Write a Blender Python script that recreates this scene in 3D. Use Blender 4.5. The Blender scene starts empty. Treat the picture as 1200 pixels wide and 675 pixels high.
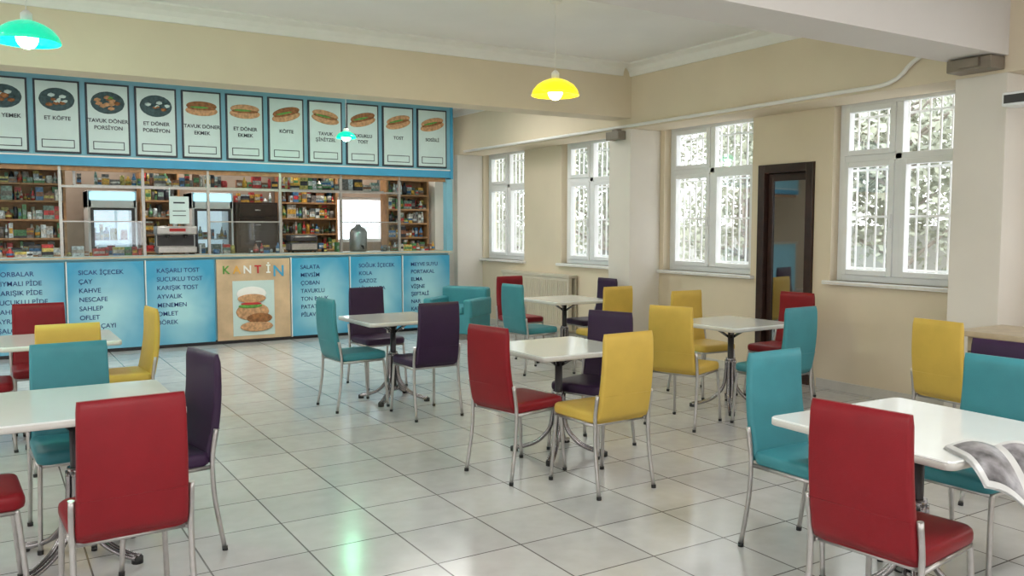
import bpy, bmesh, math, random
from mathutils import Vector, Matrix
random.seed(7)
S = bpy.context.scene
col = S.collection

# ---------------------------------------------------------------- materials
def mat(name, c, rough=0.5, metal=0.0, noise=0.0, nscale=8.0, bump=0.0, bscale=60.0, emis=None, estr=0.0, coat=0.0, spec=0.5):
    m = bpy.data.materials.new(name); m.use_nodes = True
    nt = m.node_tree; b = nt.nodes["Principled BSDF"]
    b.inputs["Roughness"].default_value = rough
    b.inputs["Metallic"].default_value = metal
    b.inputs["Specular IOR Level"].default_value = spec
    if coat: b.inputs["Coat Weight"].default_value = coat; b.inputs["Coat Roughness"].default_value = 0.08
    tc = nt.nodes.new("ShaderNodeTexCoord")
    n = nt.nodes.new("ShaderNodeTexNoise"); n.inputs["Scale"].default_value = nscale; n.inputs["Detail"].default_value = 4
    nt.links.new(tc.outputs["Object"], n.inputs["Vector"])
    r = nt.nodes.new("ShaderNodeValToRGB")
    k = noise
    r.color_ramp.elements[0].position = 0.3; r.color_ramp.elements[1].position = 0.7
    r.color_ramp.elements[0].color = (c[0]*(1-k), c[1]*(1-k), c[2]*(1-k), 1)
    r.color_ramp.elements[1].color = (min(1,c[0]*(1+k)), min(1,c[1]*(1+k)), min(1,c[2]*(1+k)), 1)
    nt.links.new(n.outputs["Fac"], r.inputs["Fac"]); nt.links.new(r.outputs["Color"], b.inputs["Base Color"])
    if bump:
        n2 = nt.nodes.new("ShaderNodeTexNoise"); n2.inputs["Scale"].default_value = bscale; n2.inputs["Detail"].default_value = 3
        nt.links.new(tc.outputs["Object"], n2.inputs["Vector"])
        bp = nt.nodes.new("ShaderNodeBump"); bp.inputs["Strength"].default_value = bump; bp.inputs["Distance"].default_value = 0.01
        nt.links.new(n2.outputs["Fac"], bp.inputs["Height"]); nt.links.new(bp.outputs["Normal"], b.inputs["Normal"])
    if emis:
        b.inputs["Emission Color"].default_value = (*emis, 1); b.inputs["Emission Strength"].default_value = estr
    return m

M = {}
M['wall'] = mat('wall_cream', (0.735,0.63,0.475), 0.75, noise=0.03, nscale=2, bump=0.05, bscale=120)
M['wall_l'] = mat('wall_light_cream', (0.75,0.70,0.63), 0.75, noise=0.03, nscale=2, bump=0.05, bscale=120)
M['ceil'] = mat('ceiling_white', (0.89,0.875,0.86), 0.85, noise=0.02, nscale=2)
M['beamw'] = mat('beam_offwhite', (0.74,0.70,0.67), 0.85, noise=0.02, nscale=2)
M['trimw'] = mat('trim_white', (0.86,0.84,0.80), 0.6, noise=0.02)
M['pvc'] = mat('white_pvc', (0.85,0.86,0.87), 0.3, noise=0.02)
M['sill'] = mat('sill_stone', (0.78,0.75,0.70), 0.3, noise=0.05, nscale=20)
M['bar'] = mat('painted_bars', (0.88,0.88,0.87), 0.45, noise=0.05)
M['steel'] = mat('chair_steel', (0.48,0.46,0.45), 0.32, 0.9, noise=0.08, nscale=30)
M['chrome'] = mat('table_chrome', (0.30,0.28,0.29), 0.25, 0.95, noise=0.1, nscale=20)
M['dark'] = mat('dark_metal', (0.06,0.055,0.06), 0.4, 0.5, noise=0.1)
M['rubber'] = mat('black_rubber', (0.02,0.02,0.02), 0.7, noise=0.1)
M['ttop'] = mat('table_laminate', (0.86,0.88,0.86), 0.10, noise=0.01, coat=0.3)
M['tedge'] = mat('table_edge', (0.62,0.60,0.56), 0.35, noise=0.03)
M['wood'] = mat('shelf_wood', (0.38,0.20,0.09), 0.5, noise=0.25, nscale=14)
M['woodl'] = mat('light_wood', (0.52,0.43,0.31), 0.45, noise=0.12, nscale=10)
M['darkwood'] = mat('dark_door_wood', (0.035,0.014,0.010), 0.35, noise=0.3, nscale=12)
M['blue'] = mat('sign_blue', (0.06,0.34,0.56), 0.35, noise=0.06, nscale=3)
M['bluel'] = mat('sign_light_blue', (0.22,0.49,0.61), 0.35, noise=0.06, nscale=3)
M['navy'] = mat('navy_print', (0.01,0.04,0.18), 0.5, noise=0.1)
M['white'] = mat('white_board', (0.58,0.71,0.69), 0.35, noise=0.03)
M['blackp'] = mat('black_print', (0.03,0.035,0.05), 0.5, noise=0.1)
M['redp'] = mat('red_print', (0.5,0.03,0.03), 0.5, noise=0.1)
M['orange'] = mat('poster_peach', (0.60,0.42,0.26), 0.4, noise=0.18, nscale=4)
M['orangel'] = mat('letter_orange', (0.75,0.40,0.08), 0.4, noise=0.1, nscale=4)
M['brown'] = mat('food_brown', (0.30,0.12,0.04), 0.6, noise=0.4, nscale=25)
M['bun'] = mat('food_bun', (0.55,0.30,0.15), 0.6, noise=0.35, nscale=25)
M['green'] = mat('food_green', (0.12,0.32,0.06), 0.6, noise=0.3, nscale=25)
M['dgrey'] = mat('food_dark', (0.04,0.08,0.09), 0.6, noise=0.4, nscale=25)
M['cream_rad'] = mat('radiator_cream', (0.60,0.54,0.43), 0.45, noise=0.03)
M['greybox'] = mat('grey_box', (0.22,0.18,0.14), 0.5, noise=0.1)
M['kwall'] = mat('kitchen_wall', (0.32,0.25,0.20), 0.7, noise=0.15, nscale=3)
M['leaf'] = mat('leaf_green', (0.33,0.35,0.27), 0.6, noise=0.35, nscale=1.2)
M['bark'] = mat('bark', (0.28,0.25,0.22), 0.9, noise=0.3)
M['ground'] = mat('outdoor_ground', (0.6,0.6,0.57), 0.9, noise=0.2, nscale=2)
M['outw'] = mat('outdoor_render', (0.5,0.5,0.47), 0.9, noise=0.05, nscale=2)
M['base'] = mat('baseboard_tile', (0.60,0.57,0.52), 0.3, noise=0.05)
M['tube'] = mat('fill_panel_diffuser', (0.9,0.9,0.9), 0.5, emis=(1,0.98,0.95), estr=3)  # glowing face of the added fill panels
prodcols = [(0.5,0.04,0.04),(0.6,0.33,0.05),(0.07,0.18,0.35),(0.08,0.22,0.09),(0.62,0.60,0.55),(0.25,0.10,0.05),(0.5,0.42,0.12),(0.03,0.03,0.04),(0.45,0.40,0.36),(0.16,0.14,0.13),(0.55,0.60,0.62),(0.20,0.28,0.24)]
PM = [mat('package_print_%d'%i, c, 0.35, noise=0.55, nscale=35) for i,c in enumerate(prodcols)]
CH = {
 'red': mat('upholstery_red', (0.225,0.006,0.012), 0.42, noise=0.08, nscale=6, bump=0.12, bscale=250, spec=0.32),
 'yellow': mat('upholstery_yellow', (0.64,0.43,0.08), 0.45, noise=0.06, nscale=6, bump=0.12, bscale=250, spec=0.32),
 'teal': mat('upholstery_teal', (0.045,0.245,0.285), 0.45, noise=0.08, nscale=6, bump=0.12, bscale=250, spec=0.45),
 'purple': mat('upholstery_purple', (0.034,0.013,0.045), 0.45, noise=0.1, nscale=6, bump=0.12, bscale=250, spec=0.32),
}

def glass_mat(name, tint=(1,1,1), mix=0.08, rough=0.02, gc=(1,1,1)):
    m = bpy.data.materials.new(name); m.use_nodes = True; nt = m.node_tree; nt.nodes.clear()
    o = nt.nodes.new("ShaderNodeOutputMaterial"); mx = nt.nodes.new("ShaderNodeMixShader")
    t = nt.nodes.new("ShaderNodeBsdfTransparent"); t.inputs[0].default_value = (*tint,1)
    g = nt.nodes.new("ShaderNodeBsdfGlossy"); g.inputs["Roughness"].default_value = rough; g.inputs["Color"].default_value=(*gc,1)
    mx.inputs[0].default_value = mix
    nt.links.new(t.outputs[0], mx.inputs[1]); nt.links.new(g.outputs[0], mx.inputs[2]); nt.links.new(mx.outputs[0], o.inputs[0])
    return m
M['glass'] = glass_mat('window_glass')
M['glassd'] = glass_mat('display_glass', (0.85,0.9,0.92), 0.05)
M['mirror'] = glass_mat('dark_mirror_glass', (0.05,0.05,0.05), 0.9, 0.03, (0.48,0.49,0.51))

def floor_mat():
    m = bpy.data.materials.new('floor_tiles'); m.use_nodes = True; nt = m.node_tree; b = nt.nodes["Principled BSDF"]
    tc = nt.nodes.new("ShaderNodeTexCoord"); mp = nt.nodes.new("ShaderNodeMapping")
    mp.inputs["Location"].default_value = (0.1,0.2,0)
    br = nt.nodes.new("ShaderNodeTexBrick"); br.offset = 0.0; br.squash = 1.0
    br.inputs["Scale"].default_value = 1.0; br.inputs["Brick Width"].default_value = 0.46; br.inputs["Row Height"].default_value = 0.46
    br.inputs["Mortar Size"].default_value = 0.0045; br.inputs["Mortar Smooth"].default_value = 0.2; br.inputs["Bias"].default_value = 0
    br.inputs["Color1"].default_value = (0.55,0.55,0.545,1); br.inputs["Color2"].default_value = (0.62,0.62,0.61,1)
    br.inputs["Mortar"].default_value = (0.15,0.14,0.135,1)
    nt.links.new(tc.outputs["Object"], mp.inputs[0]); nt.links.new(mp.outputs[0], br.inputs["Vector"])
    n = nt.nodes.new("ShaderNodeTexNoise"); n.inputs["Scale"].default_value = 9; n.inputs["Detail"].default_value = 7
    nt.links.new(tc.outputs["Object"], n.inputs["Vector"])
    mx = nt.nodes.new("ShaderNodeMixRGB"); mx.blend_type = 'MULTIPLY'; mx.inputs[0].default_value = 0.4
    rr = nt.nodes.new("ShaderNodeValToRGB"); rr.color_ramp.elements[0].position=0.3; rr.color_ramp.elements[1].position=0.7
    rr.color_ramp.elements[0].color=(0.78,0.76,0.74,1); rr.color_ramp.elements[1].color=(1,1,1,1)
    nt.links.new(n.outputs["Fac"], rr.inputs[0])
    nt.links.new(br.outputs["Color"], mx.inputs[1]); nt.links.new(rr.outputs[0], mx.inputs[2]); nt.links.new(mx.outputs[0], b.inputs["Base Color"])
    mr = nt.nodes.new("ShaderNodeMapRange"); mr.inputs[1].default_value=0.3; mr.inputs[2].default_value=0.7; mr.inputs[3].default_value=0.14; mr.inputs[4].default_value=0.21
    nt.links.new(n.outputs["Fac"], mr.inputs[0]); nt.links.new(mr.outputs[0], b.inputs["Roughness"])
    b.inputs["Specular IOR Level"].default_value = 0.85
    n3 = nt.nodes.new("ShaderNodeTexNoise"); n3.inputs["Scale"].default_value = 3.5; n3.inputs["Detail"].default_value = 1
    nt.links.new(tc.outputs["Object"], n3.inputs["Vector"])
    bp0 = nt.nodes.new("ShaderNodeBump"); bp0.inputs["Strength"].default_value=0.25; bp0.inputs["Distance"].default_value=0.006
    nt.links.new(n3.outputs["Fac"], bp0.inputs["Height"])
    bp = nt.nodes.new("ShaderNodeBump"); bp.inputs["Strength"].default_value=0.4; bp.inputs["Distance"].default_value=0.003; bp.invert=True
    nt.links.new(bp0.outputs["Normal"], bp.inputs["Normal"])
    nt.links.new(br.outputs["Fac"], bp.inputs["Height"]); nt.links.new(bp.outputs["Normal"], b.inputs["Normal"])
    return m
M['floor'] = floor_mat()

def poster_mat():
    m = bpy.data.materials.new('poster_cyan'); m.use_nodes = True; nt = m.node_tree; b = nt.nodes["Principled BSDF"]
    tc = nt.nodes.new("ShaderNodeTexCoord")
    mp = nt.nodes.new("ShaderNodeMapping"); mp.inputs["Location"].default_value=(-0.6,0,-0.42); mp.inputs["Scale"].default_value=(1.15,0.0,1.0)
    mp.vector_type='POINT'
    nt.links.new(tc.outputs["Generated"], mp.inputs[0])
    ln = nt.nodes.new("ShaderNodeVectorMath"); ln.operation='LENGTH'; nt.links.new(mp.outputs[0], ln.inputs[0])
    n = nt.nodes.new("ShaderNodeTexNoise"); n.inputs["Scale"].default_value = 2.2; n.inputs["Detail"].default_value = 2; n.inputs["Distortion"].default_value = 0.6
    nt.links.new(tc.outputs["Object"], n.inputs["Vector"])
    ma = nt.nodes.new("ShaderNodeMath"); ma.operation='MULTIPLY_ADD'; ma.inputs[1].default_value=0.45; nt.links.new(n.outputs["Fac"], ma.inputs[0]); nt.links.new(ln.outputs["Value"], ma.inputs[2])
    r = nt.nodes.new("ShaderNodeValToRGB"); e = r.color_ramp.elements
    e[0].position=0.3; e[0].color=(0.42,0.72,0.78,1); e[1].position=0.9; e[1].color=(0.05,0.34,0.56,1)
    nt.links.new(ma.outputs[0], r.inputs[0]); nt.links.new(r.outputs[0], b.inputs["Base Color"])
    b.inputs["Roughness"].default_value = 0.3
    return m
M['poster'] = poster_mat()

# ---------------------------------------------------------------- mesh helpers
class MB:
    def __init__(s, name, mats):
        s.bm = bmesh.new(); s.name = name; s.mats = mats
    def box(s, lo, hi, mi=0, bevel=0.0, seg=2):
        lo=Vector(lo); hi=Vector(hi); c=(lo+hi)/2; d=hi-lo
        r = bmesh.ops.create_cube(s.bm, size=1.0, matrix=Matrix.Translation(c) @ Matrix.Diagonal((abs(d.x),abs(d.y),abs(d.z),1)))
        fs = {f for v in r['verts'] for f in v.link_faces}
        for f in fs: f.material_index = mi
        if bevel:
            es = list({e for v in r['verts'] for e in v.link_edges})
            bmesh.ops.bevel(s.bm, geom=es, offset=bevel, segments=seg, affect='EDGES', profile=0.6)
        return s
    def loft(s, rings, mi=0, cap=True, smooth=True):
        vr = [[s.bm.verts.new(p) for p in ring] for ring in rings]
        n = len(vr[0])
        for a,b in zip(vr[:-1], vr[1:]):
            for i in range(n):
                f = s.bm.faces.new((a[i],a[(i+1)%n],b[(i+1)%n],b[i])); f.material_index=mi; f.smooth=smooth
        if cap:
            f=s.bm.faces.new(list(reversed(vr[0]))); f.material_index=mi
            f=s.bm.faces.new(vr[-1]); f.material_index=mi
        return s
    def tube(s, pts, r, mi=0, seg=10, smooth_n=0):
        pts=[Vector(p) for p in pts]
        if smooth_n:
            q=[]; P=[pts[0]]+pts+[pts[-1]]
            for i in range(1,len(P)-2):
                for k in range(smooth_n):
                    t=k/smooth_n; p0,p1,p2,p3=P[i-1],P[i],P[i+1],P[i+2]
                    q.append(0.5*((2*p1)+(-p0+p2)*t+(2*p0-5*p1+4*p2-p3)*t*t+(-p0+3*p1-3*p2+p3)*t**3))
            q.append(pts[-1]); pts=q
        rs = r if isinstance(r,(list,tuple)) else None
        rings=[]; up=None
        for i,p in enumerate(pts):
            d=(pts[min(i+1,len(pts)-1)]-pts[max(i-1,0)]).normalized()
            if up is None:
                up = Vector((0,0,1)) if abs(d.z)<0.9 else Vector((1,0,0))
            a=(up-d*up.dot(d)).normalized(); b=d.cross(a); up=a
            rr = r if rs is None else rs[0]+(rs[1]-rs[0])*i/(len(pts)-1)
            rings.append([p+(a*math.cos(2*math.pi*k/seg)+b*math.sin(2*math.pi*k/seg))*rr for k in range(seg)])
        return s.loft(rings, mi)
    def lathe(s, prof, c=(0,0,0), mi=0, seg=24, cap=True):
        c=Vector(c)
        return s.loft([[c+Vector((r*math.cos(2*math.pi*k/seg), r*math.sin(2*math.pi*k/seg), z)) for k in range(seg)] for r,z in prof], mi, cap)
    def ell(s, c, d, mi=0, sub=2, rot=None):
        mt = Matrix.Translation(c) @ (rot or Matrix.Identity(4)) @ Matrix.Diagonal((d[0],d[1],d[2],1))
        r=bmesh.ops.create_icosphere(s.bm, subdivisions=sub, radius=1.0, matrix=mt)
        for f in {f for v in r['verts'] for f in v.link_faces}: f.material_index=mi; f.smooth=True
        return s
    def mesh(s):
        bmesh.ops.recalc_face_normals(s.bm, faces=s.bm.faces)
        me=bpy.data.meshes.new(s.name); s.bm.to_mesh(me); s.bm.free()
        for m in s.mats: me.materials.append(m)
        return me
    def obj(s, loc=(0,0,0), rz=0, parent=None):
        return place(s.mesh(), s.name, loc, rz, parent)
def place(me, name, loc=(0,0,0), rz=0, parent=None):
    o=bpy.data.objects.new(name, me); o.location=loc; o.rotation_euler=(0,0,rz); col.objects.link(o)
    if parent: o.parent=parent
    return o
def rrect(w,d,r,n=4):
    pts=[]
    for cx,cy,a0 in ((w/2-r,d/2-r,0),(-w/2+r,d/2-r,90),(-w/2+r,-d/2+r,180),(w/2-r,-d/2+r,270)):
        for k in range(n+1):
            a=math.radians(a0+90*k/n); pts.append((cx+r*math.cos(a), cy+r*math.sin(a)))
    return pts
def text(body, loc, size, m, parent, name='lettering', align='CENTER', space=1.0, bold=0.0):
    cu=bpy.data.curves.new(name,'FONT'); cu.body=body; cu.size=size; cu.align_x=align; cu.align_y='TOP'
    cu.space_line=space; cu.extrude=0.001; cu.offset=bold
    o=bpy.data.objects.new(name,cu); col.objects.link(o); cu.materials.append(m)
    o.rotation_euler=(math.pi/2,0,0); o.location=loc
    if parent: o.parent=parent
    return o

# ---------------------------------------------------------------- room shell
XW=6.9; CZ=3.42; XL=-5.0; YF=-4.6; YB=13.8
MB('floor',[M['floor']]).box((XL-0.2,YF-0.2,-0.15),(XW+0.25,YB+0.2,0)).obj()
MB('ceiling',[M['ceil']]).box((XL-0.2,YF-0.2,CZ),(XW+0.25,YB+0.2,CZ+0.2)).obj()

Z0,Z1=1.05,2.74
wins=[(10.82,12.05),(8.72,9.86),(6.36,7.73),(4.12,5.36),(1.75,3.2),(-0.3,1.2),(-3.6,-1.6)]
w=MB('wall_right',[M['wall'],M['wall_l']])
T=0.25
w.box((XW,YF,Z1),(XW+T,YB,CZ))
segs=sorted(wins)
DY0,DY1,DZ=5.56,6.26,2.2
cur=YF
for a,b in segs:
    if cur<=DY0 and a>=DY1:
        w.box((XW,cur,0),(XW+T,DY0,Z1)); w.box((XW,DY1,0),(XW+T,a,Z1)); w.box((XW,DY0,DZ),(XW+T,DY1,Z1)); w.box((XW+0.21,DY0,0),(XW+T,DY1,DZ))
    else:
        w.box((XW,cur,0),(XW+T,a,Z1),0)
    w.box((XW,a,0),(XW+T,b,Z0)); cur=b
w.box((XW,cur,0),(XW+T,YB,Z1))
w.obj()

lw=MB('wall_left',[M['wall']]); 
lwins=[(-3.8,-1.4),(0.0,2.8),(4.4,6.6)]
lw.box((XL-T,YF,2.75),(XL,YB,CZ)).box((XL-T,YF,0),(XL,YB,0.9)); cur=YF
for a,b in lwins:
    lw.box((XL-T,cur,0.9),(XL,a,2.75)); cur=b
lw.box((XL-T,cur,0.9),(XL,YB,2.75)); lw.obj()
fw=MB('wall_front',[M['wall']]); fwins=[(-4.2,-1.6),(-0.9,2.0),(2.7,5.9)]
fw.box((XL,YF-T,2.75),(XW,YF,CZ)).box((XL,YF-T,0),(XW,YF,0.9)); cur=XL
for a,b in fwins:
    fw.box((cur,YF-T,0.9),(a,YF,2.75)); cur=b
fw.box((cur,YF-T,0.9),(XW,YF,2.75)); fw.obj()
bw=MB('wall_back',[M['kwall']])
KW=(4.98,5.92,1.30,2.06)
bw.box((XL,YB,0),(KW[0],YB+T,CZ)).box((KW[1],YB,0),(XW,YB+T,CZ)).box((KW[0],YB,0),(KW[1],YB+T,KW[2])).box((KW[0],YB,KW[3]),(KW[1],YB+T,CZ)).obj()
MB('wall_partition',[M['wall_l']]).box((6.1,12.2,0),(XW,12.32,CZ)).box((6.1,12.32,0),(6.2,YB,CZ)).obj()

for i,y in enumerate((-0.8,3.5,7.8)):
    MB('column' ,[M['wall_l']]).box((6.44,y,0),(XW,y+0.4,2.7),0,0.008).obj()
MB('column',[M['wall_l']]).box((6.44,12.08,0),(XW,12.2,2.7),0,0.005).obj()
MB('beam_longitudinal',[M['wall']]).box((6.44,YF,2.70),(XW,12.2,CZ)).obj()
for y in (-0.8,3.5,7.8):
    MB('beam_cross',[M['wall'] if y>4 else M['beamw']]).box((XL,y,2.82),(6.44,y+0.32 if y>4 else y+0.4,CZ)).obj()
def crown(name, p, q, inward):
    p=Vector(p); q=Vector(q); n=Vector(inward)
    prof=[(0,0),(0.14,0),(0.14,-0.018),(0.11,-0.03),(0.065,-0.045),(0.036,-0.085),(0.026,-0.13),(0,-0.13)]
    r=[[e+n*a+Vector((0,0,b)) for a,b in prof] for e in (p,q)]
    MB(name,[M['trimw']]).loft(r,0,True,False).obj()
k=1
for (a,b) in ((3.9,7.8),(-0.4,3.5),(8.12,12.2)):
    crown('trim_%d'%k,(6.44,a,CZ),(6.44,b,CZ),(-1,0,0)); k+=1
    if a<8:
        crown('trim_%d'%k,(XL,b,CZ),(6.30,b,CZ),(0,-1,0)); k+=1
    crown('trim_%d'%k,(XL,a,CZ),(6.30,a,CZ),(0,1,0)); k+=1
bb=MB('baseboard_right',[M['base']])
for a,b in ((YF,-0.8),(-0.4,3.5),(3.9,DY0-0.08),(DY1+0.08,7.8),(8.2,12.1)):
    bb.box((XW-0.015,a,0),(XW,b,0.09),0,0.003)
bb.obj()
MB('conduit_pipe',[M['trimw'],M['greybox']]).tube([(6.41,11.8,2.73),(6.41,7.0,2.73),(6.41,5.0,2.735),(6.41,4.45,2.75),(6.41,4.25,2.88),(6.41,4.1,2.95),(6.41,3.95,2.95)],0.018,0,8,4).obj()
MB('electrical_box',[M['greybox']]).box((6.25,3.52,2.72),(6.435,3.86,2.815),0,0.01).box((6.22,3.6,2.74),(6.25,3.75,2.80)).obj()
MB('wall_speaker',[M['greybox']]).box((6.32,7.88,2.58),(6.435,8.12,2.68),0,0.01).box((6.36,7.95,2.68),(6.42,8.05,2.70)).obj()
b=MB('loudspeaker',[M['pvc'],M['dark'],M['steel']])
b.box((6.22,3.18,2.42),(6.40,3.42,2.52),0,0.015).box((6.215,3.20,2.44),(6.222,3.40,2.50),1).tube([(6.40,3.3,2.47),(6.5,3.3,2.5),(6.6,3.49,2.5)],0.012,2,8)
b.obj()

# ---------------------------------------------------------------- windows
def window_mesh(wd,ht,grille=True,name='window'):
    b=MB(name,[M['pvc'],M['glass'],M['bar'],M['sill']])
    f=0.06
    y0,y1=-0.17,-0.10
    b.box((0,y0,0),(f,y1,ht),0,0.006).box((wd-f,y0,0),(wd,y1,ht),0,0.006).box((f,y0,0),(wd-f,y1,f),0,0.006).box((f,y0,ht-f),(wd-f,y1,ht),0,0.006)
    tz=ht*0.68; mx=wd*0.5
    b.box((f,y0,tz-0.03),(wd-f,y1,tz+0.03),0,0.006).box((mx-0.035,y0,f),(mx+0.035,y1,ht-f),0,0.006)
    s=0.05
    for (a,c,z0,z1) in ((f,mx-0.035,f,tz-0.03),(mx+0.035,wd-f,f,tz-0.03),(mx+0.035,wd-f,tz+0.03,ht-f)):
        yy0,yy1=y0+0.01,y1+0.015
        b.box((a,yy0,z0),(a+s,yy1,z1),0,0.006).box((c-s,yy0,z0),(c,yy1,z1),0,0.006).box((a+s,yy0,z0),(c-s,yy1,z0+s),0,0.006).box((a+s,yy0,z1-s),(c-s,yy1,z1),0,0.006)
    b.box((f,-0.14,f),(mx,-0.134,ht-f),1).box((mx,-0.14,f),(wd-f,-0.134,ht-f),1)
    b.box((mx+0.045,-0.085,ht*0.3),(mx+0.065,-0.06,ht*0.3+0.12),0,0.004)
    b.box((-0.05,-0.1,-0.035),(wd+0.05,0.06,0.0),3,0.006)
    if grille:
        n=int(wd/0.105)
        for i in range(1,n+1):
            x=wd*i/(n+1); b.tube([(x,-0.235,0.02),(x,-0.235,ht-0.02)],0.011,2,6)
        for z in (0.12,ht*0.36,ht*0.62,ht-0.15):
            b.box((0.0,-0.245,z-0.01),(wd,-0.225,z+0.01),2)
    return b.mesh()
n=1
for a,b_ in wins:
    place(window_mesh(b_-a,Z1-Z0),'window_%d'%n,(XW,a,Z0),math.pi/2); n+=1
for a,b_ in lwins:
    place(window_mesh(b_-a,2.75-0.9,False),'window_%d'%n,(XL,b_,0.9),-math.pi/2); n+=1
for a,b_ in fwins:
    place(window_mesh(b_-a,2.75-0.9,False),'window_%d'%n,(a,YF,0.9),0); n+=1
kwm=MB('window_%d'%n,[M['pvc'],M['glass']])
kwm.box((KW[0],YB+0.02,KW[2]),(KW[0]+0.05,YB+0.1,KW[3])).box((KW[1]-0.05,YB+0.02,KW[2]),(KW[1],YB+0.1,KW[3])).box((KW[0],YB+0.02,KW[2]),(KW[1],YB+0.1,KW[2]+0.05)).box((KW[0],YB+0.02,KW[3]-0.05),(KW[1],YB+0.1,KW[3])).box((KW[0],YB+0.05,KW[2]),(KW[1],YB+0.055,KW[3]),1).obj()

# door: frame + leaf with dark reflective glass, slightly ajar
d=MB('door_1',[M['darkwood'],M['mirror'],M['steel']])
d.box((XW-0.03,DY0+0.003,0),(XW+0.2,DY0+0.09,DZ-0.003),0,0.006).box((XW-0.03,DY1-0.09,0),(XW+0.2,DY1-0.003,DZ-0.003),0,0.006).box((XW-0.03,DY0+0.09,DZ-0.09),(XW+0.2,DY1-0.09,DZ-0.003),0,0.006)
dobj=d.obj()
LW=DY1-DY0-0.19
d=MB('door_leaf',[M['darkwood'],M['mirror'],M['steel']])
d.box((0,-LW,0.005),(0.04,-LW+0.055,DZ-0.095),0,0.004).box((0,-0.055,0.005),(0.04,0,DZ-0.095),0,0.004).box((0,-LW+0.055,0.005),(0.04,-0.055,0.14),0,0.004).box((0,-LW+0.055,DZ-0.17),(0.04,-0.055,DZ-0.095),0,0.004)
d.box((0.018,-LW+0.05,0.13),(0.024,-0.05,DZ-0.16),1)
d.tube([(0,-LW+0.03,0.95),(-0.03,-LW+0.03,0.95),(-0.03,-LW+0.03,1.1),(0,-LW+0.03,1.1)],0.008,2,8)
d.obj((XW+0.03,DY1-0.095,0),math.radians(5.5),dobj)

r=MB('radiator',[M['cream_rad']])
r.box((6.74,9.45,0.14),(6.80,11.2,0.86),0,0.01).box((6.85,9.45,0.14),(6.88,11.2,0.86),0,0.01).box((6.73,9.43,0.86),(6.88,11.22,0.90),0,0.006)
for i in range(34):
    y=9.5+i*0.05; r.box((6.725,y,0.2),(6.745,y+0.025,0.82),0,0.006,1)
for y in (9.7,10.9): r.box((6.78,y,0.0),(6.84,y+0.04,0.15))
r.obj()

# ---------------------------------------------------------------- chairs
def chair_mesh(colour):
    b=MB('dining_chair',[CH[colour],M['steel'],M['rubber']])
    rings=[]
    for z,s in ((0.425,0.94),(0.432,0.985),(0.445,1.0),(0.465,1.0),(0.478,0.985),(0.486,0.95),(0.490,0.80),(0.491,0.4)):
        rings.append([Vector((x*s, y*s+0.0, z)) for x,y in rrect(0.41,0.43,0.05,5)])
    b.loft(rings,0)
    rings=[]; N=16; H0,H1=0.44,0.955
    for i in range(N+1):
        t=i/N; z=H0+(H1-H0)*t
        yc=-0.205-0.055*t-0.035*math.sin(t*math.pi)*0.6
        wdt=0.392-0.022*t; th=0.05-0.014*t
        e=1.0
        if i==0: e=0.6
        if i==N: e=0.45
        if i==N-1: th*=0.96
        zz=z-(0.006 if i==N-1 else 0)
        rings.append([Vector((x*(0.985 if i in(0,N) else 1),yc+y*e,zz)) for x,y in rrect(wdt,th,th*0.42,4)])
    b.loft(rings,0)
    for t in (0.30,):
        z=H0+(H1-H0)*t; yc=-0.205-0.055*t-0.035*math.sin(t*math.pi)*0.6
        b.tube([(-0.188,yc-0.0225,z),(0.188,yc-0.0225,z)],0.0015,0,6)
    b.tube([(-0.19,0.18,0.418),(0.19,0.18,0.418)],0.011,1,8); b.tube([(-0.19,-0.18,0.418),(0.19,-0.18,0.418)],0.011,1,8)
    for sx in (-1,1):
        b.tube([(sx*0.19,0.18,0.418),(sx*0.20,-0.2,0.418)],0.011,1,8)
        b.tube([(sx*0.19,0.18,0.425),(sx*0.192,0.188,0.36),(sx*0.198,0.20,0.2),(sx*0.205,0.215,0.008)],0.0115,1,10,3)
        b.tube([(sx*0.206,-0.235,0.60),(sx*0.206,-0.218,0.5),(sx*0.205,-0.212,0.42),(sx*0.206,-0.222,0.25),(sx*0.212,-0.262,0.008)],0.0115,1,10,3)
        b.tube([(sx*0.205,0.215,0.0),(sx*0.205,0.214,0.02)],0.014,2,8); b.tube([(sx*0.212,-0.262,0.0),(sx*0.212,-0.261,0.02)],0.014,2,8)
    return b.mesh()
CM={c:chair_mesh(c) for c in CH}
def chair(c,x,y,ang):
    place(CM[c],'dining_chair',(x,y,0),math.radians(ang-90))
chairs=[
 ('red',2.88,4.58,11),('yellow',3.15,4.09,92),('purple',3.60,4.78,200),
 ('yellow',5.50,7.10,90),('red',5.50,8.70,-90),('teal',5.02,7.72,5),('purple',6.02,8.02,178),
 ('teal',2.72,7.02,3),('purple',3.27,7.82,-88),('purple',3.10,6.42,92),
 ('yellow',4.73,5.02,20),('yellow',5.70,5.80,-92),('red',6.18,5.34,184),('teal',5.25,4.60,93),
 ('teal',3.32,2.63,-90),('red',2.79,1.86,7),('teal',3.80,2.16,182),('purple',4.90,2.48,3),('yellow',5.56,3.24,-6),
 ('yellow',3.46,1.34,90),
 ('red',0.42,3.58,93),('purple',0.645,4.34,190),('teal',0.37,4.80,-88),('red',-0.12,4.10,3),
 ('yellow',0.43,6.30,90),('yellow',0.80,6.92,184),('red',0.35,7.52,-90),('red',-0.08,6.98,0),
]
for c in chairs: chair(*c)

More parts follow.
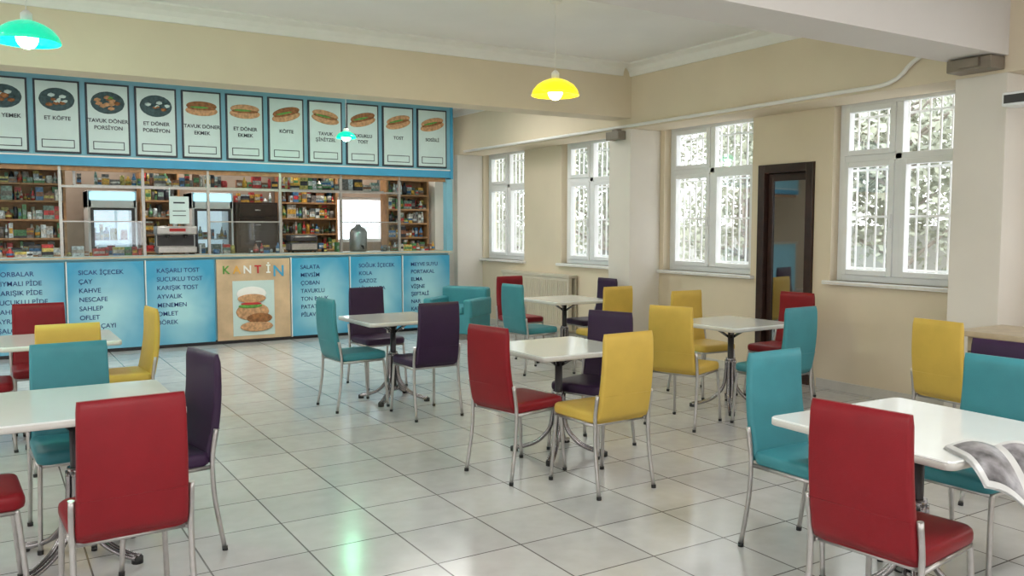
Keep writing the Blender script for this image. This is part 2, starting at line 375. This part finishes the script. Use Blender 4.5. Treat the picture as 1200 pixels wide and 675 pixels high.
# ---------------------------------------------------------------- tables
def table_mesh(w,dp):
    b=MB('dining_table',[M['ttop'],M['tedge'],M['dark'],M['chrome'],M['rubber']])
    P=rrect(w,dp,0.035,5)
    def ring(s,z): return [Vector((x-s*(1 if x>0 else -1),y-s*(1 if y>0 else -1),z)) for x,y in P]
    b.loft([ring(0.003,0.716),ring(0,0.719),ring(0,0.742)],1)
    b.loft([ring(0,0.7421),ring(0.0,0.746),ring(0.004,0.75)],0,True,False)
    b.box((-0.16,-0.16,0.700),(0.16,0.16,0.716),2,0.004)
    b.tube([(0,0,0.10),(0,0,0.705)],0.026,2,14)
    b.tube([(0,0,0.09),(0,0,0.13)],0.045,3,14)
    b.tube([(0,0,0.40),(0,0,0.44)],0.04,3,14)
    for i in range(4):
        a=math.radians(45+90*i); c,s=math.cos(a),math.sin(a)
        for off in (-0.016,0.016):
            ox,oy=-s*off,c*off
            b.tube([(c*.034+ox,s*.034+oy,0.42),(c*.038+ox,s*.038+oy,0.30),(c*.06+ox,s*.06+oy,0.18),(c*.14+ox,s*.14+oy,0.085),(c*.24+ox,s*.24+oy,0.04),(c*.32+ox,s*.32+oy,0.026)],0.0125,3,8,4)
        b.tube([(c*.315,s*.315,0.0),(c*.315,s*.315,0.03)],0.026,4,10)
        b.tube([(c*.02,s*.02,0.62),(c*.15,s*.15,0.705)],0.011,3,8)
    return b.mesh()
TM=table_mesh(0.76,0.76); TL=table_mesh(0.86,0.84)
for me,x,y,a in ((TM,3.33,4.78,0),(TM,3.11,7.08,1),(TM,5.58,7.9,-1),(TM,5.44,5.22,2),(TL,3.27,2.08,-2),(TL,0.33,4.45,0),(TM,0.44,7.05,0)):
    place(me,'dining_table',(x,y,0),math.radians(a))

b=MB('side_table',[M['woodl']])
b.box((5.82,2.55,0.80),(6.42,3.46,0.84),0,0.008).box((5.88,2.62,0.68),(6.36,3.40,0.80),0,0.004)
for x in (5.88,6.31):
    for y in (2.62,3.35): b.box((x,y,0),(x+0.05,y+0.05,0.70),0,0.005)
b.obj()

b=MB('armchair',[CH['teal'],M['dark']])
b.box((-0.36,-0.34,0.08),(0.36,0.34,0.36),0,0.03,3).box((-0.25,-0.2,0.36),(0.25,0.35,0.46),0,0.04,3).box((-0.36,-0.36,0.30),(0.36,-0.19,0.70),0,0.05,3)
b.box((-0.38,-0.34,0.30),(-0.25,0.34,0.56),0,0.04,3).box((0.25,-0.34,0.30),(0.38,0.34,0.56),0,0.04,3)
for x in(-.3,.3):
    for y in(-.28,.28): b.tube([(x,y,0),(x,y,0.1)],0.02,1,8)
b.obj((5.70,10.70,0),math.radians(125))

def magazine():
    paper=mat('magazine_page',(0.20,0.19,0.20),0.3,noise=0.95,nscale=14)
    pw=mat('magazine_paper',(0.60,0.60,0.59),0.3,noise=0.05)
    b=MB('open_magazine',[paper,pw])
    cx,cy,rot=3.07,1.585,math.radians(-30)
    ex=1.67
    for L in range(5):
        NX,NY=20,14; g=[]
        for i in range(NX+1):
            row=[]
            for j in range(NY+1):
                s=i/NX*2-1; t=j/NY-0.5
                lx=s*(0.19-0.002*L); ly=t*0.27
                x=cx+lx*math.cos(rot)-ly*math.sin(rot); y=cy+lx*math.sin(rot)+ly*math.cos(rot)
                z=0.753+0.0025*L+0.022*math.sin(min(1,abs(s)*1.0)*math.pi)
                over=max(0,(ex+0.02)-y)
                z-=over*over*4.0
                row.append(b.bm.verts.new((x,y,z)))
            g.append(row)
        for i in range(NX):
            for j in range(NY):
                f=b.bm.faces.new((g[i][j],g[i+1][j],g[i+1][j+1],g[i][j+1])); f.smooth=True
                f.material_index=0 if (L==4 and 1<=i<NX-1 and i not in (9,10) and 1<=j<NY-1) else 1
    return b.obj()
magazine()

# ---------------------------------------------------------------- counter
YC=11.6
b=MB('service_counter',[M['bluel'],M['woodl'],M['dark'],M['steel']])
b.box((-3.5,YC+0.032,0.06),(6.04,12.05,1.16),0).box((-3.5,YC+0.06,0),(6.02,12.0,0.06),2).box((-3.52,YC-0.02,1.16),(6.08,12.1,1.20),1,0.006)
counter=b.obj()
words=["ADANA DÜRÜM\nTAVUK DÖNER\nKÖFTE EKMEK\nSOSİSLİ\nKUMRU\nTOST\nPATATES","ÇORBALAR\nKIYMALI PİDE\nKARIŞIK PİDE\nSUCUKLU PİDE\nLAHMACUN\nAYRAN\nŞALGAM","SICAK İÇECEK\nÇAY\nKAHVE\nNESCAFE\nSAHLEP\nOFLET\nBİTKİ ÇAYI","KAŞARLI TOST\nSUCUKLU TOST\nKARIŞIK TOST\nAYVALIK\nMENEMEN\nOMLET\nBÖREK","","SALATA\nMEVSİM\nÇOBAN\nTAVUKLU\nTON BALIK\nPATATES\nPİLAV","SOĞUK İÇECEK\nKOLA\nGAZOZ\nLİMONATA\nSODA\nSU\nAYRAN","MEYVE SUYU\nPORTAKAL\nELMA\nVİŞNE\nŞEFTALİ\nNAR\nKAYISI"]
edg=[-0.95,-0.05,0.82,1.71,2.57,3.575,4.43,5.25,6.05]
for i in range(8):
    x0,x1=edg[i]+0.015,edg[i+1]-0.015
    w_=words[i]
    if w_:
        p=MB('menu_poster',[M['poster'],M['trimw']]).box((x0,YC-0.012,0.05),(x1,YC+0.028,1.13),0).box((x0-0.013,YC-0.01,0.04),(x0,YC+0.03,1.14),1).obj()
        text(w_,(x0+0.12,YC-0.014,1.04),0.078,M['navy'],p,align='LEFT',space=1.42,bold=0.0006)
    else:
        p=MB('food_poster',[M['orange'],M['white'],M['bun'],M['brown'],M['green'],M['redp'],M['trimw']])
        p.box((x0,YC-0.012,0.05),(x1,YC+0.028,1.13),0)
        p.box((x0+0.2,YC-0.018,0.10),(x1-0.22,YC-0.012,0.84),1)
        cx=(x0+x1)/2
        p.ell((cx-0.04,YC-0.018,0.66),(0.2,0.006,0.10),6,3)
        p.ell((cx-0.03,YC-0.024,0.42),(0.22,0.006,0.12),2,3).ell((cx+0.06,YC-0.03,0.33),(0.17,0.005,0.07),3,3).ell((cx-0.06,YC-0.032,0.50),(0.16,0.005,0.03),4,3).ell((cx+0.02,YC-0.03,0.22),(0.22,0.006,0.07),2,3).ell((cx-0.05,YC-0.034,0.53),(0.14,0.004,0.02),5,3).ell((cx-0.04,YC-0.034,0.60),(0.19,0.006,0.06),2,3)
        p=p.obj()
        xs=[x0+0.12+0.14*k_ for k_ in range(6)]
        for k_,(ch,mm) in enumerate(zip("KANTİN",(M['green'],M['orangel'],M['trimw'],M['redp'],M['trimw'],M['blue']))):
            text(ch,(xs[k_],YC-0.02,1.06),0.15 if k_<5 else 0.21,mm,p,bold=0.003)

sb=MB('overhead_signboard',[M['bluel'],M['blue'],M['trimw']])
sb.box((-3.5,YC,2.30),(6.06,YC+0.14,CZ-0.005),0).box((-3.5,YC-0.006,2.30),(6.06,YC,2.40),1).box((-3.5,YC-0.006,2.405),(6.06,YC-0.001,2.42),2)
sb.box((6.06,YC-0.02,2.28),(6.10,YC+0.16,CZ-0.005),1)
sb.obj()
names=["ANA YEMEK","ET KÖFTE","TAVUK DÖNER\nPORSİYON","ET DÖNER\nPORSİYON","TAVUK DÖNER\nEKMEK","ET DÖNER\nEKMEK","KÖFTE","TAVUK\nŞİNİTZEL","SUCUKLU\nTOST","TOST","SOSİSLİ"]
names=["IZGARA KÖFTE"]*3+names
for k_ in range(14):
    x1=5.99-0.55*(13-k_); x0=x1-0.49
    if x0<-1.8: continue
    p=MB('menu_board',[M['blackp'],M['white'],M['dgrey'],M['brown'],M['bun'],M['green'],M['redp']])
    p.box((x0,YC-0.03,2.44),(x1,YC-0.001,3.30),0,0.004)
    p.box((x0+0.022,YC-0.034,2.462),(x1-0.022,YC-0.03,3.278),1)
    cx=(x0+x1)/2
    kind=[2,2,2,2,2,2,2,3,4,3,4,3,4,4][k_]
    if kind==2:
        p.ell((cx,YC-0.036,3.07),(0.19,0.006,0.135),2,3)
        for _ in range(12):
            a=random.random()*6.28; rr=random.random()
            p.ell((cx+math.cos(a)*0.13*rr,YC-0.042,3.07+math.sin(a)*0.09*rr),(0.045,0.004,0.025),random.choice((1,3,2,2,3) if k_!=5 else (3,4,4,3,5)),1)
    else:
        R=Matrix.Rotation(math.radians(random.choice((-14,10,0))),4,'Y')
        p.ell((cx,YC-0.036,3.05),(0.20,0.006,0.065),4,3,R).ell((cx,YC-0.037,3.11),(0.19,0.006,0.06),kind,3,R).ell((cx,YC-0.041,3.08),(0.18,0.005,0.025),3,2,R).ell((cx-0.03,YC-0.044,3.09),(0.12,0.004,0.015),5,2,R)
    p.box((x0+0.07,YC-0.037,2.50),(x1-0.07,YC-0.033,2.60),0).box((x0+0.08,YC-0.039,2.51),(x1-0.08,YC-0.036,2.59),1)
    o=p.obj()
    text(names[k_],(cx,YC-0.038,2.88),0.064,M['blackp'],o,space=1.3,bold=0.0011)

b=MB('serving_hatch_frame',[M['steel'],M['bluel'],M['glassd'],M['wood']])
for x in (-0.9,0.0,0.78,1.71,2.5,3.45,4.32,5.22):
    b.box((x,YC+0.04,1.20),(x+0.035,YC+0.08,2.295),0,0.003)
b.box((6.0,YC,1.20),(6.1,YC+0.12,2.275),1)
b.box((-3.5,YC+0.04,2.24),(6.0,YC+0.09,2.295),3).box((0.78,YC+0.045,2.04),(5.22,YC+0.075,2.065),0)
for x0,x1 in ((0.815,1.71),(2.535,3.45),(4.355,5.22)):
    b.box((x0,YC+0.055,1.20),(x1,YC+0.06,1.62),2); b.box((x0,YC+0.05,1.62),(x1,YC+0.066,1.635),0)
b.obj()

NP=len(PM)
def products(b,x0,x1,y,z,hmax,mi0,dense=1.0,depth=0.12):
    x=x0
    while x<x1-0.04:
        wdt=random.choice((0.035,0.045,0.06,0.08,0.13))*random.uniform(0.9,1.1); wdt=min(wdt,x1-x); h=random.uniform(0.35,1.0)*hmax; mi=mi0+random.randrange(NP); m2=mi0+random.randrange(NP)
        q=random.random()
        if random.random()<dense:
            if q<0.4:
                b.box((x,y,z),(x+wdt,y+depth,z+h),mi).box((x+0.004,y-0.002,z+h*0.3),(x+wdt-0.004,y,z+h*0.65),m2)
            elif q<0.6:
                zz=z
                while zz<z+h-0.02:
                    t=random.uniform(0.02,0.045); b.box((x,y+random.uniform(0,.02),zz),(x+wdt,y+depth,zz+t-0.002),mi0+random.randrange(NP)); zz+=t
            elif q<0.85:
                r=min(wdt,0.075)/2; b.lathe([(r,z),(r,z+h*0.6),(r*0.4,z+h*0.8),(r*0.4,z+h)],(x+r,y+r,0),mi,10); b.lathe([(r*1.03,z+h*.2),(r*1.03,z+h*.45)],(x+r,y+r,0),m2,10)
            else:
                r=min(wdt,0.09)/2; b.lathe([(r,z),(r,z+h*0.75),(r*0.9,z+h*0.78),(r*0.9,z+h*0.9)],(x+r,y+r,0),mi,12)
        x+=wdt+random.uniform(0.001,0.012)
def shelf(x0,x1,y0,y1,zs,ztop,name='product_shelf'):
    b=MB(name,[M['wood']]+PM)
    b.box((x0,y0,0),(x0+0.03,y1,ztop)).box((x1-0.03,y0,0),(x1,y1,ztop)).box((x0,y1-0.02,0),(x1,y1,ztop)).box((x0,y0,ztop-0.03),(x1,y1,ztop))
    for i,z in enumerate(zs):
        b.box((x0+0.03,y0,z-0.025),(x1-0.03,y1-0.02,z))
        nxt=zs[i+1] if i+1<len(zs) else ztop
        products(b,x0+0.035,x1-0.035,y0+0.02,z,min(0.26,nxt-z-0.04),1,0.93,0.09)
        products(b,x0+0.035,x1-0.035,y0+0.12,z,min(0.28,nxt-z-0.03),1,1.0,0.08)
    b.obj()
shelf(-1.2,-0.05,12.5,12.75,[0.4,0.8,1.2,1.42,1.66,1.90,2.12],2.32)
shelf(0.0,0.92,12.5,12.75,[0.4,0.8,1.2,1.42,1.66,1.90,2.12],2.32)
shelf(5.32,6.04,12.3,12.55,[0.4,0.8,1.2,1.40,1.62,1.84,2.06],2.30)
shelf(4.0,4.95,13.45,13.75,[0.4,0.8,1.2,1.45,1.7,1.95,2.2],2.5)
shelf(1.95,2.5,13.45,13.75,[0.4,0.8,1.2,1.45,1.7,1.95,2.2],2.5)
b=MB('overhead_product_rack',[M['steel']]+PM)
b.box((1.0,12.25,2.085),(5.25,12.5,2.105),0)
for x in (1.0,2.4,3.8,5.2): b.box((x,12.36,2.085),(x+0.03,12.39,CZ-0.005),0)
products(b,1.04,5.18,12.27,2.105,0.2,1,0.97,0.08)
b.obj()
def fridge(x0,x1,y,h):
    em=mat('fridge_interior',(0.8,0.85,0.85),0.5,emis=(0.8,0.95,1),estr=0.6)
    hd=mat('fridge_header',(0.2,0.6,0.75),0.4,emis=(0.45,0.85,1.0),estr=1.3)
    b=MB('drink_refrigerator',[M['pvc'],em,M['glassd'],hd]+PM+[M['dark']])
    b.box((x0,y,0),(x0+0.04,y+0.6,h)).box((x1-0.04,y,0),(x1,y+0.6,h)).box((x0,y+0.56,0),(x1,y+0.6,h)).box((x0,y,0),(x1,y+0.6,0.2)).box((x0,y,h-0.24),(x1,y+0.6,h),0,0.01)
    b.box((x0+0.02,y-0.008,h-0.13),(x1-0.02,y,h-0.02),3).box((x0+0.04,y+0.54,0.2),(x1-0.04,y+0.56,h-0.24),1)
    dk=4+NP
    b.box((x0+0.03,y-0.012,0.2),(x0+0.07,y+0.02,h-0.24),dk).box((x1-0.07,y-0.012,0.2),(x1-0.03,y+0.02,h-0.24),dk).box((x0+0.07,y-0.012,h-0.27),(x1-0.07,y+0.02,h-0.24),dk)
    z=0.25
    while z<h-0.5:
        b.box((x0+0.04,y+0.05,z),(x1-0.04,y+0.5,z+0.012),0); products(b,x0+0.06,x1-0.06,y+0.08,z+0.012,0.22,4,0.9); z+=0.28
    b.box((x0+0.07,y+0.0,0.2),(x1-0.07,y+0.006,h-0.27),2)
    b.box((x0+0.09,y-0.03,0.8),(x0+0.11,y+0.0,1.3),0)
    b.obj()
fridge(1.22,1.84,13.0,2.06); fridge(2.58,3.16,13.0,2.06)
b=MB('wooden_cupboard',[M['darkwood'],M['wood'],M['steel']]+PM)
b.box((3.22,13.1,0),(3.86,13.6,1.93),0,0.01)
for z in (1.25,1.5,1.72): b.box((3.27,13.07,z),(3.81,13.1,z+0.18),0,0.005); b.tube([(3.5,13.05,z+.09),(3.58,13.05,z+.09)],0.008,2,6)
products(b,3.25,3.8,13.2,1.93,0.15,3)
b.obj()
b=MB('countertop_snacks',PM+[M['steel']])
products(b,-0.9,0.75,11.72,1.20,0.13,0,0.9); products(b,0.85,1.8,11.75,1.20,0.13,0,0.9,0.1); products(b,2.6,3.55,11.78,1.20,0.14,0,0.9,0.1); products(b,4.12,4.45,11.78,1.20,0.14,0,0.9,0.1); products(b,5.0,5.9,11.78,1.20,0.14,0,0.9,0.1)
b.obj()
b=MB('tea_urn',[M['steel'],M['dark']])
b.lathe([(0.12,0),(0.13,0.03),(0.13,0.28),(0.10,0.33),(0.05,0.36),(0.03,0.40)],(0,0,0),0,24).tube([(0,-0.13,0.08),(0,-0.19,0.08),(0,-0.20,0.04)],0.012,1,8)
b.obj((4.70,11.93,1.20))
b=MB('sandwich_grill',[M['dark'],M['steel']])
b.box((-0.2,-0.12,0.02),(0.2,0.12,0.14),1,0.02).box((-0.2,-0.12,0.15),(0.2,0.12,0.25),0,0.03)
b.tube([(-0.15,-0.12,0.2),(-0.15,-0.19,0.22),(0.15,-0.19,0.22),(0.15,-0.12,0.2)],0.01,1,8)
for x in(-.16,.16):
    for y in(-.09,.09): b.tube([(x,y,0),(x,y,0.03)],0.012,0,8)
b.obj((3.85,11.93,1.20))
b=MB('coffee_machine',[M['steel'],M['dark'],M['redp']])
b.box((-0.24,-0.14,0.02),(0.24,0.14,0.10),0,0.01).box((-0.24,0.0,0.10),(0.24,0.14,0.26),1,0.01).box((-0.25,-0.15,0.26),(0.25,0.15,0.37),0,0.02)
for x in (-0.11,0.11): b.tube([(x,-0.08,0.26),(x,-0.08,0.22)],0.03,1,12).tube([(x,-0.08,0.23),(x,-0.2,0.22)],0.012,1,8)
b.box((-0.1,-0.153,0.30),(0.1,-0.149,0.34),2)
for x in(-.2,.2): b.box((x-.02,-.1,0),(x+.02,.1,0.03),1)
b.obj((2.15,11.93,1.20))
MB('paper_notice',[M['white'],M['blackp']]).box((2.03,YC+0.028,1.60),(2.27,YC+0.032,1.95),0).box((2.03,YC+0.03,1.94),(2.045,YC+0.034,2.06),0).box((2.08,YC+0.026,1.86),(2.22,YC+0.028,1.88),1).box((2.07,YC+0.026,1.76),(2.23,YC+0.028,1.77),1).box((2.07,YC+0.026,1.70),(2.23,YC+0.028,1.71),1).obj()

# ---------------------------------------------------------------- pendant lamps
def pendant(x,y,z,tint,lc,power,es=0.9,bs=14,sc=1.0):
    gm=mat('coloured_glass',tint,0.15,emis=tint,estr=es,coat=0.3)
    bulb=mat('bulb_glow',(1,1,0.9),0.3,emis=lc,estr=bs)
    b=MB('pendant_lamp',[gm,M['dark'],bulb,M['trimw']])
    outer=[(0.03,0.135),(0.06,0.13),(0.11,0.11),(0.155,0.08),(0.185,0.04),(0.198,0.0)]
    outer=[(a*sc,c*sc) for a,c in outer]
    inner=[(r_-0.006,z_-0.004) for r_,z_ in reversed(outer)]
    b.lathe(outer+inner,(0,0,0),0,32,False)
    b.lathe([(0.032,0.12*sc),(0.032,0.18*sc),(0.012,0.2*sc)],(0,0,0),3,16)
    b.tube([(0,0,0.19*sc),(0,0,CZ-z-0.03)],0.003,3,6)
    b.lathe([(0.05,CZ-z-0.04),(0.05,CZ-z-0.001)],(0,0,0),3,16)
    b.ell((0,0,0.025),(0.06,0.06,0.065),2,3).tube([(0,0,0.08),(0,0,0.13)],0.018,1,10)
    o=b.obj((x,y,z))
    l=bpy.data.lights.new('pendant_bulb','POINT'); l.energy=power; l.color=lc; l.shadow_soft_size=0.05
    lo=bpy.data.objects.new('pendant_bulb',l); lo.location=(0,0,-0.07); col.objects.link(lo); lo.parent=o
pendant(4.03,5.85,2.64,(0.85,0.66,0.01),(1.0,0.92,0.5),14,1.1,20)
pendant(0.26,5.85,2.65,(0.0,0.48,0.28),(0.5,1.0,0.68),38,1.3,28,0.92)
pendant(3.80,10.0,2.64,(0.0,0.55,0.28),(0.35,1.0,0.6),9,1.4,24,0.62)

def fill_panel(x,y,power,z=CZ,c=(1,0.98,0.95),w_=1.3,d_=0.35):  # unseen ceiling panels with area lights, added to fill the room with light
    b=MB('fill_light_panel',[M['trimw'],M['tube']])
    b.box((-w_/2-0.02,-d_/2-0.02,-0.05),(w_/2+0.02,d_/2+0.02,0),0,0.01).box((-w_/2,-d_/2,-0.055),(w_/2,d_/2,-0.05),1)
    o=b.obj((x,y,z))
    l=bpy.data.lights.new('fill_light','AREA'); l.shape='RECTANGLE'; l.size=w_; l.size_y=d_; l.energy=power; l.color=c
    lo=bpy.data.objects.new('fill_light',l); lo.location=(0,0,-0.07); col.objects.link(lo); lo.parent=o
for x,y,p in ((0.5,1.5,34),(3.8,1.3,34),(-3,1.5,40),(-2.8,5.8,45),(0,-2.6,40),(3.6,-2.6,40)): fill_panel(x,y,p)
for x in (0.3,2.6,4.9): fill_panel(x,13.0,32,c=(1,0.92,0.8))
for x in (-1.0,2.0,4.9): fill_panel(x,9.6,34)

# ---------------------------------------------------------------- outdoors
MB('ground_outside',[M['ground']]).box((-40,-40,-0.6),(60,60,-0.5)).obj()
b=MB('garden_wall',[M['outw']]); b.box((16,-20,-0.5),(16.3,40,1.5)).box((15.95,-20,1.5),(16.35,40,1.58)); b.obj()
def tree_mesh(seed):
    rnd=random.Random(seed)
    b=MB('tree',[M['bark'],M['leaf']])
    b.tube([(0,0,-0.5),(0.1,0,1),(0,0.15,2.4),(0.15,0.1,4.2)],[0.10,0.04],0,8,3)
    cl=[]
    for i in range(16):
        a=rnd.random()*6.28; h=rnd.uniform(0.7,3.2); L=rnd.uniform(0.9,2.0)
        e=Vector((math.cos(a)*L,math.sin(a)*L,h+rnd.uniform(0.2,1.3)))
        b.tube([(0.05,0.05,h),tuple(Vector((0.05,0.05,h)).lerp(e,0.5)+Vector((0,0,0.12))),tuple(e)],[0.035,0.008],0,5,2)
        cl.append(e); cl.append(Vector((0,0,h)).lerp(e,0.6))
    for c in cl:
        for _ in range(210):
            p=c+Vector((rnd.gauss(0,.5),rnd.gauss(0,.5),rnd.gauss(0,.44)))
            s=rnd.uniform(.022,.05); u=Vector((rnd.gauss(0,1),rnd.gauss(0,1),rnd.gauss(0,1))).normalized(); v=u.orthogonal().normalized()
            vs=[b.bm.verts.new(p+q) for q in (u*s*1.6,v*s,-u*s*1.6,-v*s)]
            f=b.bm.faces.new(vs); f.material_index=1
    return b.mesh()
TR=[tree_mesh(1),tree_mesh(2)]
i=0
for x,y,s in ((12.5,8.4,1.15),(13.0,12.0,1.15),(13,16.5,1.2),(13,21,1.2),(12.3,5.0,1.1),(15,26,1.4),(15.0,10.2,1.3)):
    o=place(TR[i%2],'tree',(x,y,0.0),i*1.3); o.scale=(s,s,s); i+=1

# ---------------------------------------------------------------- world
wd=bpy.data.worlds.new('overcast_sky'); S.world=wd; wd.use_nodes=True
nt=wd.node_tree; bg=nt.nodes['Background']
tc=nt.nodes.new('ShaderNodeTexCoord'); sp=nt.nodes.new('ShaderNodeSeparateXYZ'); rp=nt.nodes.new('ShaderNodeValToRGB')
rp.color_ramp.elements[0].position=0.45; rp.color_ramp.elements[0].color=(0.80,0.82,0.84,1)
rp.color_ramp.elements[1].position=0.9; rp.color_ramp.elements[1].color=(0.86,0.93,1,1)
nt.links.new(tc.outputs['Generated'],sp.inputs[0]); nt.links.new(sp.outputs['Z'],rp.inputs[0]); nt.links.new(rp.outputs[0],bg.inputs[0])
bg.inputs[1].default_value=5.6

# ---------------------------------------------------------------- camera
cam=bpy.data.cameras.new('camera'); cam.lens=30; cam.sensor_width=36; cam.clip_start=0.05
co=bpy.data.objects.new('camera',cam); col.objects.link(co)
co.location=(0,0,1.57); co.rotation_euler=(math.radians(90-4.147),0,math.radians(-31.7))
S.camera=co
try:
    S.view_settings.view_transform='Standard'; S.view_settings.look='None'
except Exception as e: print(e)
